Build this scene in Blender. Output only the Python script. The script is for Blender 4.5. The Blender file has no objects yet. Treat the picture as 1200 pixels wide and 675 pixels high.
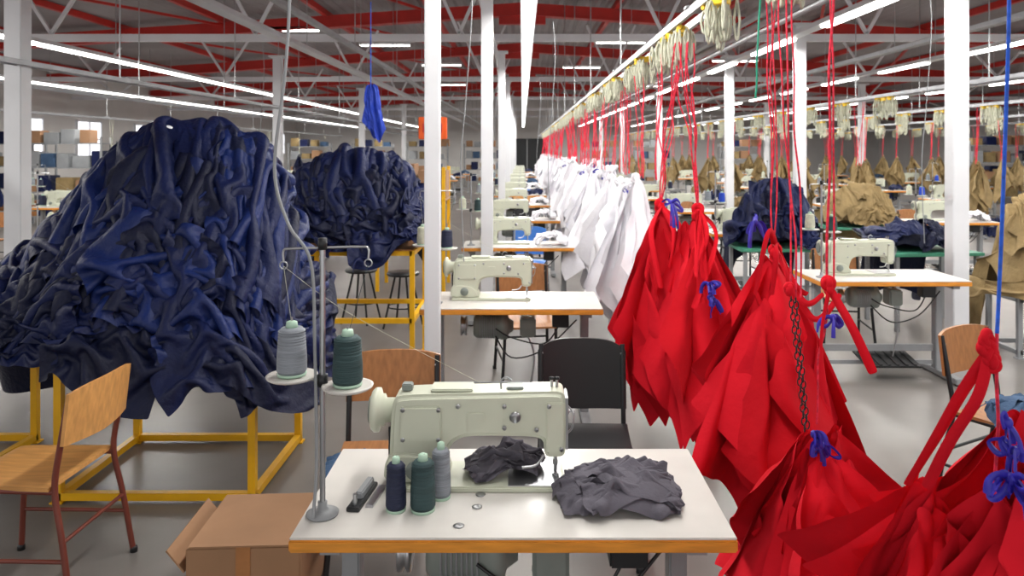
import bpy, bmesh, math, random, time
import numpy as np
from mathutils import Vector, Matrix, noise, Euler
R=random.Random(7)
sc=bpy.context.scene
def lin(c):
    return tuple(((x/255)/12.92 if x/255<=0.04045 else ((x/255+0.055)/1.055)**2.4) for x in c)+(1,)
def mat(name,col,rough=.5,metal=0,var=.12,scale=8,bump=0,bscale=60,sheen=0,emit=0,stretch=None,spec=.5):
    m=bpy.data.materials.new(name); m.use_nodes=True
    nt=m.node_tree; N=nt.nodes; L=nt.links; p=N['Principled BSDF']
    c=lin(col)
    p.inputs['Roughness'].default_value=rough; p.inputs['Metallic'].default_value=metal
    p.inputs['Specular IOR Level'].default_value=spec
    tc=N.new('ShaderNodeTexCoord'); mp=N.new('ShaderNodeMapping'); L.new(tc.outputs['Object'],mp.inputs[0])
    if stretch: mp.inputs['Scale'].default_value=stretch
    nz=N.new('ShaderNodeTexNoise'); nz.inputs['Scale'].default_value=scale; nz.inputs['Detail'].default_value=5
    L.new(mp.outputs[0],nz.inputs['Vector'])
    cr=N.new('ShaderNodeValToRGB')
    cr.color_ramp.elements[0].position=.3; cr.color_ramp.elements[1].position=.7
    cr.color_ramp.elements[0].color=tuple(x*(1-var) for x in c[:3])+(1,)
    cr.color_ramp.elements[1].color=tuple(min(1,x*(1+var)) for x in c[:3])+(1,)
    L.new(nz.outputs['Fac'],cr.inputs[0]); L.new(cr.outputs[0],p.inputs['Base Color'])
    if bump:
        n2=N.new('ShaderNodeTexNoise'); n2.inputs['Scale'].default_value=bscale; n2.inputs['Detail'].default_value=4
        L.new(mp.outputs[0],n2.inputs['Vector'])
        b=N.new('ShaderNodeBump'); b.inputs['Strength'].default_value=bump; b.inputs['Distance'].default_value=.02
        L.new(n2.outputs['Fac'],b.inputs['Height']); L.new(b.outputs[0],p.inputs['Normal'])
    if sheen:
        p.inputs['Sheen Weight'].default_value=sheen
    if emit:
        p.inputs['Emission Color'].default_value=c; p.inputs['Emission Strength'].default_value=emit
    return m
M={}
M['lam']=mat('laminate_top',(202,199,194),.3,var=.07,scale=5)
M['edge']=mat('wood_edge',(214,140,44),.5,var=.2,scale=9,stretch=(1,8,8))
M['ply']=mat('plywood',(200,146,84),.4,var=.18,scale=6,stretch=(1,9,3))
M['plyd']=mat('plywood_dark',(155,104,60),.45,var=.2,scale=6,stretch=(1,9,3))
M['mach']=mat('machine_enamel',(196,200,182),.35,var=.05,scale=4)
M['machg']=mat('machine_green_grey',(125,133,128),.45,var=.1)
M['steel']=mat('brushed_steel',(170,172,175),.3,metal=.9,var=.1)
M['galv']=mat('galvanised_rail',(158,160,164),.4,metal=.5,var=.12)
M['dark']=mat('dark_metal',(40,42,44),.45,metal=.4)
M['grey']=mat('grey_paint',(140,143,146),.5,var=.08)
M['white']=mat('white_paint',(216,218,222),.45,var=.04,scale=3)
M['redp']=mat('red_steel_paint',(188,38,30),.5,var=.12,scale=3)
M['yel']=mat('yellow_paint',(232,176,12),.4,var=.1,scale=6)
M['rust']=mat('oxide_red_tube',(105,48,36),.4,var=.15)
M['black']=mat('black_plastic',(24,25,28),.4,var=.1)
M['bluep']=mat('blue_plastic',(60,120,200),.4,var=.1)
M['navy']=mat('navy_cloth',(7,20,62),.55,var=.25,scale=5,bump=.4,bscale=34,spec=.28)
M['navy2']=mat('navy_cloth_light',(11,31,84),.52,var=.25,scale=5,bump=.4,bscale=34,spec=.3)
M['navy3']=mat('midnight_cloth',(6,14,44),.58,var=.25,scale=5,bump=.4,bscale=34,spec=.28)
M['blue']=mat('royal_blue_cloth',(22,62,185),.6,var=.2,bump=.3)
M['red']=mat('red_cloth',(208,24,40),.85,var=.06,scale=4,bump=.15,bscale=30,spec=.12)
M['red2']=mat('red_cloth_deep',(188,16,30),.85,var=.07,scale=4,bump=.15,bscale=30,spec=.12)
M['wht']=mat('white_cloth',(228,227,233),.8,var=.05,bump=.2,bscale=30)
M['khaki']=mat('khaki_cloth',(140,120,84),.8,var=.2,bump=.3,bscale=30,spec=.2)
M['gcl']=mat('charcoal_grey_cloth',(90,87,96),.85,var=.12,scale=10,bump=.2,bscale=90,spec=.2)
M['denim']=mat('denim_cloth',(62,84,112),.85,var=.2,bump=.3,bscale=60,spec=.2)
M['rstr']=mat('red_cord',(215,32,62),.7,var=.45,scale=70)
M['bstr']=mat('blue_cord',(30,90,205),.7,var=.3,scale=60)
M['gstr']=mat('green_cord',(40,150,120),.7)
M['cream']=mat('cream_cord',(190,191,172),.8,var=.2,scale=30)
M['pur']=mat('violet_ribbon',(46,36,160),.5,var=.3,scale=20)
M['cyel']=mat('yellow_clip',(238,200,40),.4)
M['card']=mat('cardboard',(150,114,84),.85,var=.1,scale=4)
M['orange']=mat('orange_panel',(235,95,25),.5)
M['tn']=mat('navy_thread',(22,30,58),.7,var=.2,scale=90,stretch=(.1,.1,1.5),bump=.3,bscale=120)
M['tt']=mat('dark_teal_thread',(42,66,68),.7,var=.25,scale=90,stretch=(.1,.1,1.5),bump=.3,bscale=120)
M['tg']=mat('grey_thread',(132,138,146),.7,var=.25,scale=90,stretch=(.1,.1,1.5),bump=.3,bscale=120)
M['tb']=mat('blue_thread',(30,70,190),.7)
M['cone']=mat('pale_green_cone',(170,200,180),.5)
M['gtop']=mat('green_top',(60,130,105),.5)
M['wall']=mat('wall_paint',(210,208,206),.8,var=.05,scale=1)
M['roof']=mat('roof_sheet',(142,136,138),.6,var=.15,scale=.8)
M['glass']=mat('window_daylight',(245,245,250),.3,emit=1.4)
M['tube']=mat('fluorescent_tube',(255,252,245),.3,emit=7)
M['label']=mat('white_label',(215,218,222),.7)
fm=mat('polished_concrete',(114,110,107),.3,var=.2,scale=1.2,spec=.5); M['floor']=fm
nt=fm.node_tree
n=nt.nodes.new('ShaderNodeTexNoise'); n.inputs['Scale'].default_value=3; n.inputs['Detail'].default_value=6
mr=nt.nodes.new('ShaderNodeMapRange'); mr.inputs['To Min'].default_value=.15; mr.inputs['To Max'].default_value=.5
nt.links.new(n.outputs['Fac'],mr.inputs['Value']); nt.links.new(mr.outputs[0],nt.nodes['Principled BSDF'].inputs['Roughness'])

class B:
    def __init__(s): s.v=[];s.f=[];s.m=[];s.s=[];s.mats=[]
    def mi(s,k):
        if k not in s.mats: s.mats.append(k)
        return s.mats.index(k)
    def add(s,vs,fs,k,sm=False):
        o=len(s.v); i=s.mi(k); s.v+= [tuple(v) for v in vs]
        for f in fs: s.f.append([a+o for a in f]); s.m.append(i); s.s.append(sm)
    def bm(s,bm,k,sm=False):
        bm.verts.index_update(); s.add([v.co.copy() for v in bm.verts],[[v.index for v in f.verts] for f in bm.faces],k,sm); bm.free()
    def box(s,c,sz,k,rot=(0,0,0),bev=0):
        bm=bmesh.new(); bmesh.ops.create_cube(bm,size=1)
        bmesh.ops.scale(bm,vec=sz,verts=bm.verts)
        if bev: bmesh.ops.bevel(bm,geom=bm.edges[:],offset=bev,segments=2,affect='EDGES')
        mt=Matrix.Translation(c)@Euler(rot).to_matrix().to_4x4()
        bmesh.ops.transform(bm,matrix=mt,verts=bm.verts); s.bm(bm,k)
    def prism(s,pts,y0,y1,k,bev=0,mt=None):
        bm=bmesh.new(); vs=[bm.verts.new((p[0],y0,p[1])) for p in pts]
        f=bm.faces.new(vs); r=bmesh.ops.extrude_face_region(bm,geom=[f])
        bmesh.ops.translate(bm,vec=(0,y1-y0,0),verts=[e for e in r['geom'] if isinstance(e,bmesh.types.BMVert)])
        bmesh.ops.recalc_face_normals(bm,faces=bm.faces[:])
        if bev:
            es=[e for e in bm.edges if abs(e.verts[0].co.y-e.verts[1].co.y)<1e-6]
            bmesh.ops.bevel(bm,geom=es,offset=bev,segments=3,affect='EDGES')
        if mt: bmesh.ops.transform(bm,matrix=mt,verts=bm.verts)
        s.bm(bm,k,False)
    def tube(s,pts,r,k,seg=8,closed=False,r2=None):
        pts=[Vector(p) for p in pts]; n=len(pts); vs=[]
        ref=None
        for i,p in enumerate(pts):
            if closed: t=pts[(i+1)%n]-pts[i-1]
            else: t=pts[min(i+1,n-1)]-pts[max(i-1,0)]
            t.normalize()
            if ref is None:
                ref=Vector((0,0,1)) if abs(t.z)<.9 else Vector((1,0,0))
            a=(ref-t*ref.dot(t))
            if a.length<1e-4: a=t.orthogonal()
            a.normalize(); ref=a; b=t.cross(a)
            rr=r if r2 is None else r+(r2-r)*i/(n-1)
            for j in range(seg):
                th=2*math.pi*j/seg; vs.append(p+a*rr*math.cos(th)+b*rr*math.sin(th))
        fs=[]
        for i in range(n if closed else n-1):
            i2=(i+1)%n
            for j in range(seg):
                j2=(j+1)%seg; fs.append([i*seg+j,i*seg+j2,i2*seg+j2,i2*seg+j])
        s.add(vs,fs,k,True)
        if not closed: s.add(vs[:seg][::-1],[list(range(seg))],k); s.add(vs[-seg:],[list(range(seg))],k)
    def sq(s,p0,p1,w,k,h=None):
        p0=Vector(p0);p1=Vector(p1);d=p1-p0;h=h or w
        t=d.normalized(); a=Vector((0,0,1)) if abs(t.z)<.9 else Vector((0,1,0))
        sd=t.cross(a).normalized(); up=sd.cross(t)
        vs=[]
        for p in (p0,p1):
            for x,y in((-1,-1),(1,-1),(1,1),(-1,1)): vs.append(p+sd*x*w/2+up*y*h/2)
        s.add(vs,[[0,1,2,3],[7,6,5,4],[0,4,5,1],[1,5,6,2],[2,6,7,3],[3,7,4,0]],k)
    def lathe(s,prof,o,k,seg=24,axis='z',sm=True):
        vs=[]
        for r,z in prof:
            for j in range(seg):
                t=2*math.pi*j/seg; x,y=r*math.cos(t),r*math.sin(t)
                q=(x,y,z) if axis=='z' else ((z,x,y) if axis=='x' else (x,z,y))
                vs.append((o[0]+q[0],o[1]+q[1],o[2]+q[2]))
        fs=[]
        for i in range(len(prof)-1):
            for j in range(seg):
                j2=(j+1)%seg; fs.append([i*seg+j,i*seg+j2,(i+1)*seg+j2,(i+1)*seg+j])
        fs.append(list(range(seg))[::-1]); fs.append([(len(prof)-1)*seg+j for j in range(seg)])
        s.add(vs,fs,k,sm)
    def grid(s,fn,nu,nv,k):
        vs=[fn(i/nu,j/nv) for i in range(nu+1) for j in range(nv+1)]
        fs=[[i*(nv+1)+j,(i+1)*(nv+1)+j,(i+1)*(nv+1)+j+1,i*(nv+1)+j+1] for i in range(nu) for j in range(nv)]
        s.add(vs,fs,k,True)
    def arr(s,A,k):
        nu,nv=A.shape[0]-1,A.shape[1]-1
        s.add(A.reshape(-1,3).tolist(),[[i*(nv+1)+j,(i+1)*(nv+1)+j,(i+1)*(nv+1)+j+1,i*(nv+1)+j+1] for i in range(nu) for j in range(nv)],k,True)
    def mesh(s,name):
        me=bpy.data.meshes.new(name); me.from_pydata(s.v,[],s.f)
        for k in s.mats: me.materials.append(M[k])
        me.polygons.foreach_set('material_index',s.m); me.polygons.foreach_set('use_smooth',s.s); me.update()
        return me
    def obj(s,name,loc=(0,0,0),rz=0,sub=0,sol=0):
        o=inst(name,s.mesh(name),loc,rz)
        if sub: m=o.modifiers.new('sub','SUBSURF'); m.levels=sub; m.render_levels=sub
        if sol: m=o.modifiers.new('sol','SOLIDIFY'); m.thickness=sol
        return o
def inst(name,me,loc=(0,0,0),rz=0,scl=None):
    o=bpy.data.objects.new(name,me); sc.collection.objects.link(o); o.location=loc; o.rotation_euler=(0,0,rz)
    if scl: o.scale=scl
    return o
def smooth(pts,n=6):
    pts=[Vector(p) for p in pts]; out=[]
    for i in range(len(pts)-1):
        p0=pts[max(i-1,0)];p1=pts[i];p2=pts[i+1];p3=pts[min(i+2,len(pts)-1)]
        for j in range(n):
            t=j/n
            out.append(.5*((2*p1)+(p2-p0)*t+(2*p0-5*p1+4*p2-p3)*t*t+(3*p1-p0-3*p2+p3)*t**3))
    out.append(pts[-1]); return out
def rnd2(pts,it=2):
    for _ in range(it):
        o=[]
        for i in range(len(pts)):
            a=pts[i];b=pts[(i+1)%len(pts)]
            o.append((a[0]*.8+b[0]*.2,a[1]*.8+b[1]*.2)); o.append((a[0]*.2+b[0]*.8,a[1]*.2+b[1]*.8))
        pts=o
    return pts
def nz(x,y,z): return noise.noise(Vector((x,y,z)))

# ---------------- room ----------------
XL,XR,YB,YF=-14,22,46,-2.5
b=B(); b.box(((XL+XR)/2,(YB+YF)/2,-.05),(XR-XL,YB-YF,.1),'floor'); b.obj('floor')
ridge=4.8; slope=.066
def roofz(x): return ridge-slope*abs(x)
b=B()
n=360
vs=[];fs=[]
for i in range(n+1):
    x=XL+(XR-XL)*i/n; z=roofz(x)+.16+(.04 if i%2 else 0)
    vs+=[(x,YF,z),(x,YB,z)]
    if i: fs.append([2*i-2,2*i-1,2*i+1,2*i])
b.add(vs,fs,'roof'); b.obj('ceiling')
b=B(); b.box(((XL+XR)/2,YB+.1,2.4),(XR-XL,.2,5),'wall'); b.obj('wall_back')
b=B(); b.box((XL-.1,(YB+YF)/2,2.1),(.2,YB-YF,4.2),'wall'); b.obj('wall_left')
b=B(); b.box((XR+.1,(YB+YF)/2,2.1),(.2,YB-YF,4.2),'wall'); b.obj('wall_right')
k=1
for y in (21,24,27.5,31,35,39,43):
    b=B(); b.box((XL+.02,y,2.05),(.04,1.3,1.1),'glass'); 
    for dy in(-.67,0,.67): b.box((XL+.05,y+dy,2.05),(.06,.05,1.2),'white')
    for dz in(-.57,0,.57): b.box((XL+.05,y,2.05+dz),(.06,1.36,.05),'white')
    b.obj('window_%d'%k); k+=1
b=B(); b.box((.3,YB-.05,1.2),(2.2,.06,2.4),'dark'); 
for dx in(-1.15,0,1.15): b.box((.3+dx,YB-.09,1.2),(.08,.1,2.45),'grey')
b.obj('door_1')
b=B()
for y in (5,10,16,22,28,34,40):
    for sx,xe in ((-1,XL),(1,XR)):
        b.sq((0,y,ridge-.06),(xe,y,roofz(xe)-.06),.16,'redp',.24)
        b.sq((0,y,ridge-.19),(xe,y,roofz(xe)-.19),.24,'redp',.03)
    b.box((0,y,ridge-.25),(1.0,.14,.3),'redp')
for x in [-13,-10.8,-8.6,-6.4,-4.2,-2,2,4.2,6.4,8.6,10.8,13,15.2,17.4,20]:
    b.sq((x,YF,roofz(x)+.1),(x,YB,roofz(x)+.1),.09,'redp',.12)
for y0 in (10,16,22,28,34):
    for x in (-8.6,-4.2,4.2,8.6): b.sq((x,y0,roofz(x)),(x+2.2,y0+6,roofz(x+2.2)),.05,'redp')
b.obj('roof_beams')
for y in (10.6,16.8,23,29.2,35.4):
    b=B(); b.sq((-13.9,y,3.3),(21.9,y,3.3),.1,'white',.1)
    x=-12.5
    while x<20:
        b.sq((x,y,3.36),(x-.55,y,roofz(x)-.15),.045,'white'); b.sq((x,y,3.36),(x+.55,y,roofz(x)-.15),.045,'white'); x+=2.9
    b.obj('roof_truss')
def column(x,y,w,h=3.3):
    b=B(); b.box((0,0,h/2),(w,w,h),'white',bev=.006); b.box((0,0,.01),(w*2,w*2,.02),'grey'); b.box((0,0,h-.02),(w*1.8,w*1.8,.03),'white')
    b.obj('steel_column',(x,y,0))
column(-.505,4.2,.085)
for y in (7,12,17,22,28,34): column(-.33,y,.11)
for y in (6.1,12.6,19.2,26,33): column(-4.13,y,.14)
for y in (6,9.4,12.6,19,26,33): column(3.5,y,.13)
for y in (12,18,25): column(8.2,y,.14)
b=B()
b.sq((-.42,4.2,3.27),(-.42,44,3.27),.06,'white',.06)
b.obj('beam')
def tray(x,z,w=.16,k='galv',nm='cable_tray'):
    b=B(); b.box((x,22,z),(w,43,.012),k)
    for s in(-1,1): b.box((x+s*w/2,22,z+.02),(.01,43,.04),k)
    for y in range(3,44,3): b.tube([(x,y,z),(x,y,roofz(x)+.12)],.006,'steel',6)
    b.obj(nm)
tray(-2.6,2.9,.13,'white'); tray(-2.02,2.92,.05); tray(2.2,2.95,.06); tray(4.5,2.9,.1)
for x in (-9.5,-6,.06,3.2,6.1,9.5,13.4):
    b=B(); b.box((0,22,.055),(.15,41,.05),'white'); 
    y=1.6
    gap=0.03 if x<1 else .9
    while y<42:
        b.box((-.03,y+.75,.014),(.032,1.46,.028),'tube'); b.box((.03,y+.75,.014),(.032,1.46,.028),'tube'); y+=1.5+gap
    for y in range(3,43,4): b.tube([(0,y,.08),(0,y,roofz(x)-3.0+.1)],.006,'steel',5)
    b.obj('fluorescent_light_fitting',(x,0,3.0))
    ld=bpy.data.lights.new('tube_row','AREA'); ld.shape='RECTANGLE'; ld.size=.13; ld.size_y=41; ld.energy=760; ld.color=(1,.975,.93)
    lo=bpy.data.objects.new('tube_row_light',ld); sc.collection.objects.link(lo); lo.location=(x,22,2.99)
for x,y in ((-3.5,19),(-2.6,24),(-5,16),(2.5,19),(2.0,25),(6,21),(-6,26),(5,30),(-3,31),(9,24)):
    b=B(); b.box((0,0,.04),(1.3,.16,.06),'white'); b.box((0,0,0),(1.25,.1,.03),'tube'); b.sq((0,0,.05),(0,0,.35),.02,'white')
    b.obj('ceiling_light',(x,y,roofz(x)-.2))

# ---------------- sewing station meshes ----------------
def table_mesh():
    b=B(); W,D,H=1.1,.55,.76
    b.box((0,0,H-.003),(W-.004,D-.004,.006),'lam',bev=.002)
    b.box((0,0,H-.0215),(W,D,.031),'edge',bev=.004)
    for s in(-1,1):
        x=s*.46
        b.box((x,0,.03),(.06,.56,.04),'grey',bev=.005)
        b.box((x,.03,.37),(.05,.07,.66),'grey',bev=.005)
        b.box((x,0,H-.05),(.05,.46,.03),'grey')
        for yy in(-.25,.25): b.lathe([(.02,0),(.025,.005),(.02,.012)],(x,yy,0),'black',12)
    b.box((0,.05,.2),(.9,.03,.05),'grey')
    b.box((0,.05,.09),(.9,.03,.03),'grey')
    b.box((.05,-.02,.13),(.4,.26,.015),'dark',rot=(.2,0,0))
    for i in range(6): b.box((.05-.16+i*.064,-.02,.14),(.02,.25,.012),'dark',rot=(.2,0,0))
    b.lathe([(.0,-.12),(.06,-.12),(.075,-.1),(.075,.04),(.085,.05),(.085,.09),(.05,.1),(.03,.13),(0,.13)],(-.12,-.02,.6),'machg',20,'x')
    for i in range(8): b.lathe([(.078,0),(.082,.003),(.078,.006)],(-.2+i*.014,-.02,.6),'grey',20,'x')
    b.lathe([(.0,0),(.06,0),(.06,.01),(.045,.018),(.06,.026),(.06,.035),(0,.035)],(-.32,-.02,.6),'steel',20,'x')
    b.box((-.12,-.02,.7),(.12,.1,.05),'dark')
    b.box((.1,-.02,.6),(.1,.12,.12),'machg',bev=.01)
    b.tube(smooth([(.1,-.04,.54),(.14,-.03,.4),(.1,-.02,.15)]),.006,'steel',6)
    b.box((.3,-.12,.67),(.1,.08,.1),'dark',bev=.005)
    b.tube(smooth([(.3,-.12,.64),(.2,-.14,.52),(.0,-.12,.55),(-.1,-.1,.6)]),.005,'black',6)
    b.tube(smooth([(-.1,-.09,.55),(0,-.2,.45),(.2,-.2,.5),(.4,-.12,.66)]),.005,'black',6)
    return b.mesh('sewing_table')
TM=table_mesh()
def machine_mesh():
    b=B()
    b.box((-.13,.0,.008),(.5,.178,.016),'mach',bev=.004)
    b.box((.035,.0,.0175),(.15,.17,.003),'steel')
    b.prism(rnd2([(-.375,.012),(-.375,.10),(-.368,.235),(-.35,.258),(-.1,.262),(.09,.268),(.118,.262),(.123,.235),(.123,.095),(.112,.082),(.07,.082),(.062,.095),(.06,.13),(.03,.14),(-.12,.142),(-.17,.138),(-.2,.12),(-.215,.08),(-.222,.03),(-.222,.012)],2),-.055,.055,'mach',bev=.012)
    b.prism(rnd2([(-.39,.012),(-.385,.08),(-.35,.1),(-.25,.09),(-.212,.04),(-.205,.012)],2),-.066,.066,'mach',bev=.008)
    for s in(-1,1):
        b.box((-.285,s*.058,.178),(.115,.01,.1),'mach',bev=.004)
        b.box((-.13,s*.057,.2),(.05,.006,.022),'steel' if s>0 else 'mach',bev=.002)
        b.box((.092,s*.056,.17),(.05,.008,.14),'mach',bev=.003)
        for x,z in((-.335,.22),(-.235,.22),(-.335,.137),(-.235,.137),(-.18,.23),(-.05,.23),(.04,.165),(-.05,.17),(.075,.23),(.11,.11)):
            b.lathe([(0,-.004),(.006,-.004),(.006,.004),(0,.004)],(x,s*.062,z),'steel',10,'y')
    b.lathe([(0,-.004),(.016,-.004),(.013,.004),(0,.004)],(-.02,-.06,.2),'steel',16,'y')
    b.box((-.2,0,.266),(.12,.07,.008),'mach',bev=.003)
    b.box((-.02,0,.268),(.05,.05,.008),'machg',bev=.003)
    for x in(.085,.1): b.tube([(x,0,.26),(x,0,.292)],.004,'steel'); b.lathe([(0,0),(.008,0),(.008,.006),(0,.008)],(x,0,.288),'dark',10)
    b.tube(smooth([(-.06,-.02,.266),(-.06,-.02,.29),(-.045,-.02,.3),(-.03,-.02,.29)]),.0025,'steel',6)
    b.box((.126,0,.175),(.008,.09,.15),'steel',bev=.003)
    b.tube(smooth([(.128,-.02,.22),(.145,-.03,.2),(.142,-.03,.16),(.128,-.02,.14)]),.003,'steel',6)
    b.lathe([(0,0),(.014,0),(.014,.006),(.005,.01),(.005,.025),(0,.025)],(.128,.02,.19),'steel',14,'x')
    b.tube([(.095,0,.085),(.095,0,.05)],.0045,'steel'); b.tube([(.095,0,.052),(.095,0,.02)],.0014,'steel',6)
    b.tube([(.095,-.018,.085),(.095,-.018,.03)],.005,'steel'); b.box((.095,-.01,.026),(.02,.035,.005),'steel',bev=.001)
    b.box((.095,-.006,.055),(.014,.018,.014),'steel')
    b.tube(smooth([(.06,-.05,.09),(.04,-.07,.07),(.0,-.075,.065)]),.004,'steel',6)
    b.lathe([(0,-.03),(.03,-.03),(.055,-.026),(.062,-.018),(.062,-.006),(.045,0),(.045,.008),(.034,.012),(.034,.04),(0,.04)],(-.405,0,.2),'mach',32,'x')
    b.lathe([(.02,-.034),(.038,-.034),(.04,-.029),(.02,-.029)],(-.405,0,.2),'machg',24,'x')
    b.tube([(-.38,-.012,.155),(-.38,-.012,.02)],.004,'dark',6); b.tube([(-.38,.025,.16),(-.38,.025,.02)],.004,'dark',6)
    b.box((-.33,-.0,.268),(.03,.03,.02),'machg',bev=.003)
    b.lathe([(0,0),(.025,0),(.025,.01),(.018,.016),(0,.016)],(-.3,-.078,.055),'machg',20,'y')
    return b.mesh('sewing_machine')
MM=machine_mesh()
def cone_mesh(k,h=.115,r=.036):
    b=B()
    b.lathe([(.0,0),(r*.95,0),(r*.98,.004),(.001+r*.95,.006)],(0,0,0),'cone',24)
    b.lathe([(r*.9,.006),(r,.012),(r*.99,h*.4),(r*.86,h*.9),(r*.7,h*.96),(r*.4,h*.97)],(0,0,0),k,28)
    b.lathe([(r*.42,h*.95),(r*.36,h*1.08),(r*.2,h*1.1),(.004,h*1.1)],(0,0,0),'cone',20)
    for i in range(14):
        z=.016+i*(h*.8)/14; rr=r*(1.005-.13*(z/h)); b.lathe([(rr,z),(rr+.0008,z+.0014),(rr,z+.003)],(0,0,0),k,24)
    return b.mesh('thread_cone_'+k)
CM={k:cone_mesh(k) for k in('tn','tt','tg','tb','cream')}
def stand_mesh():
    b=B()
    b.lathe([(0,0),(.04,0),(.042,.006),(.02,.012),(.012,.02),(.012,.035),(0,.035)],(0,0,0),'grey',24)
    b.tube([(0,0,.0),(0,0,.71)],.0075,'steel',12)
    b.lathe([(.008,0),(.014,0),(.014,.03),(.008,.03)],(0,0,.335),'dark',14)
    for x,y,z in((-.083,0.01,.352),(.07,-.02,.335)):
        b.tube([(0,0,z),(x,y,z)],.005,'steel')
        b.lathe([(0,0),(.058,0),(.064,.004),(.066,.009),(.06,.008),(.0,.006)],(x,y,z),'lam',32)
        b.tube([(x,y,z),(x,y,z+.16)],.003,'steel',6)
    for s,x,y in((1,.115,.02),(-1,-.095,-.02)):
        b.tube(smooth([(0,0,.695),(x*.8,y,.695),(x,y,.69),(x,y,.66)],5),.0032,'steel',6)
        b.tube([(x+.01*math.cos(t*.7),y,.652+.01*math.sin(t*.7)) for t in range(9)],.0018,'steel',5,closed=True)
    b.lathe([(0,0),(.012,0),(.012,.03),(0,.03)],(0,0,.69),'dark',12)
    b.tube([(-.083,.01,.49),(-.095,-.02,.65)],.0007,'cream',4); b.tube([(.07,-.02,.47),(.115,.02,.65)],.0007,'tt',4)
    b.tube(smooth([(-.095,-.02,.65),(.05,.1,.5),(.4,.2,.28)]),.0006,'cream',4)
    return b.mesh('thread_stand')
SM=stand_mesh()
def chair_mesh(seat='ply',frame='rust',plastic=False):
    b=B()
    def seatfn(u,v):
        x=-.2+.42*u; y=(v-.5)*.41*(1-.08*u)
        z=.455-.012*math.sin(math.pi*u)*math.sin(math.pi*v)-(.02*max(0,(u-.85)/.15)**2)
        return (x,y,z)
    b.grid(seatfn,12,10,seat); b.grid(lambda u,v:tuple(Vector(seatfn(u,v))-Vector((0,0,.014))),12,10,seat)
    rim=[]
    for t in [i/10 for i in range(11)]: rim.append(seatfn(t,0))
    for t in [i/10 for i in range(1,11)]: rim.append(seatfn(1,t))
    for t in [i/10 for i in range(1,11)]: rim.append(seatfn(1-t,1))
    for t in [i/10 for i in range(1,10)]: rim.append(seatfn(0,1-t))
    n=len(rim); b.add(rim+[(p[0],p[1],p[2]-.014) for p in rim],[[i,(i+1)%n,n+(i+1)%n,n+i] for i in range(n)],seat)
    h0,h1=(.5,.82) if plastic else (.6,.82)
    def backfn(o):
        def f(u,v):
            y=(u-.5)*.41; e=abs(2*u-1)
            top=h1-(.05*e**4 if plastic else .018*e**3); bot=h0+.01*e
            z=bot+(top-bot)*v
            x=-.225-(z-.45)*.12-.03*(1-e*e)+o
            return (x,y,z)
        return f
    f0=backfn(0);f1=backfn(-.014)
    b.grid(f0,14,8,seat); b.grid(f1,14,8,seat)
    for v in(0,1): b.grid(lambda u,w:tuple(Vector(f0(u,v)).lerp(Vector(f1(u,v)),w)),14,1,seat)
    for u in(0,1): b.grid(lambda w,v:tuple(Vector(f0(u,v)).lerp(Vector(f1(u,v)),w)),1,8,seat)
    for s in(-1,1):
        y=s*.19
        b.tube(smooth([(-.29,y*1.1,0),(-.25,y*1.05,.25),(-.215,y,.44),(-.235,y,.6),(-.272,y,.8)]),.0115,frame,10)
        b.tube(smooth([(.2,y*1.12,0),(.17,y,.3),(.15,y,.4),(.1,y,.435),(-.21,y,.435)]),.0115,frame,10)
        b.tube([(-.262,y*1.05,.18),(.19,y*1.05,.18)],.008,frame,8)
        for x in(-.29,.2): b.lathe([(.015,0),(.015,.02),(.012,.025)],(x,y*1.11,0),'black',10)
    b.tube([(-.25,-.2,.25),(-.25,.2,.25)],.008,frame,8); b.tube([(.12,-.19,.43),(.12,.19,.43)],.0115,frame,8)
    for y in(-.19,.19):
        for z in(.66,.76): b.lathe([(0,0),(.006,0),(.005,.004)],(-.222-(z-.45)*.12,y*.97,z),'steel',8,'x')
    return b.mesh('chair')
CW=chair_mesh(); CWD=chair_mesh('plyd','dark'); CB=chair_mesh('black','dark',True); CBL=chair_mesh('bluep','grey',True)
TABLES=[]
def station(x,y,detail=True,chair=None,var=0):
    TABLES.append((x,y))
    inst('sewing_table',TM,(x,y,0))
    inst('sewing_machine',MM,(x+.0,y+.05,.76))
    if detail:
        inst('thread_stand',SM,(x-.47,y-.1,.76),0)
        z=.76
        inst('thread_cone',CM['tg' if var%2 else 'cream'],(x-.47-.083,y-.09,z+.361))
        inst('thread_cone',CM[['tt','tb','tn'][var%3]],(x-.40,y-.12,z+.344))
    if chair: inst('chair',chair,(x+.1,y+.85,0),-math.pi/2+.15*(var%3-1))

FX,FY=-.022,2.095
inst('sewing_table',TM,(FX,FY,0))
inst('sewing_machine',MM,(0,2.15,.76))
inst('thread_stand',SM,(-.52,1.94,.76))
inst('thread_cone',CM['tg'],(-.603,1.95,.76+.361),0,(1.07,1.07,1.12))
inst('thread_cone',CM['tt'],(-.45,1.92,.76+.344),0,(1.07,1.07,1.14))
inst('thread_cone',CM['tn'],(-.333,1.965,.76),0,(.75,.75,1.12))
inst('thread_cone',CM['tt'],(-.262,1.965,.76),0,(.92,.92,1.18))
inst('thread_cone',CM['tg'],(-.222,2.035,.76),0,(.75,.75,1.2))
b=B(); b.box((0,0,.006),(.035,.16,.012),'dark',bev=.002); b.box((.0,.02,.02),(.02,.1,.02),'grey',bev=.003); b.tube([(0,-.06,.01),(0,-.06,.04)],.006,'steel'); b.box((.035,.01,.004),(.02,.12,.008),'steel')
b.obj('belt_guide',(-.435,2.03,.76),-.12)
b=B(); 
for x,y in((.04,0),(.045,.07),(.0,-.1)): b.lathe([(.012,0),(.014,.002),(.008,.0025),(0,.001)],(x,y,0),'steel',16)
b.obj('table_grommet',(-.16,1.98,.76))
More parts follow.
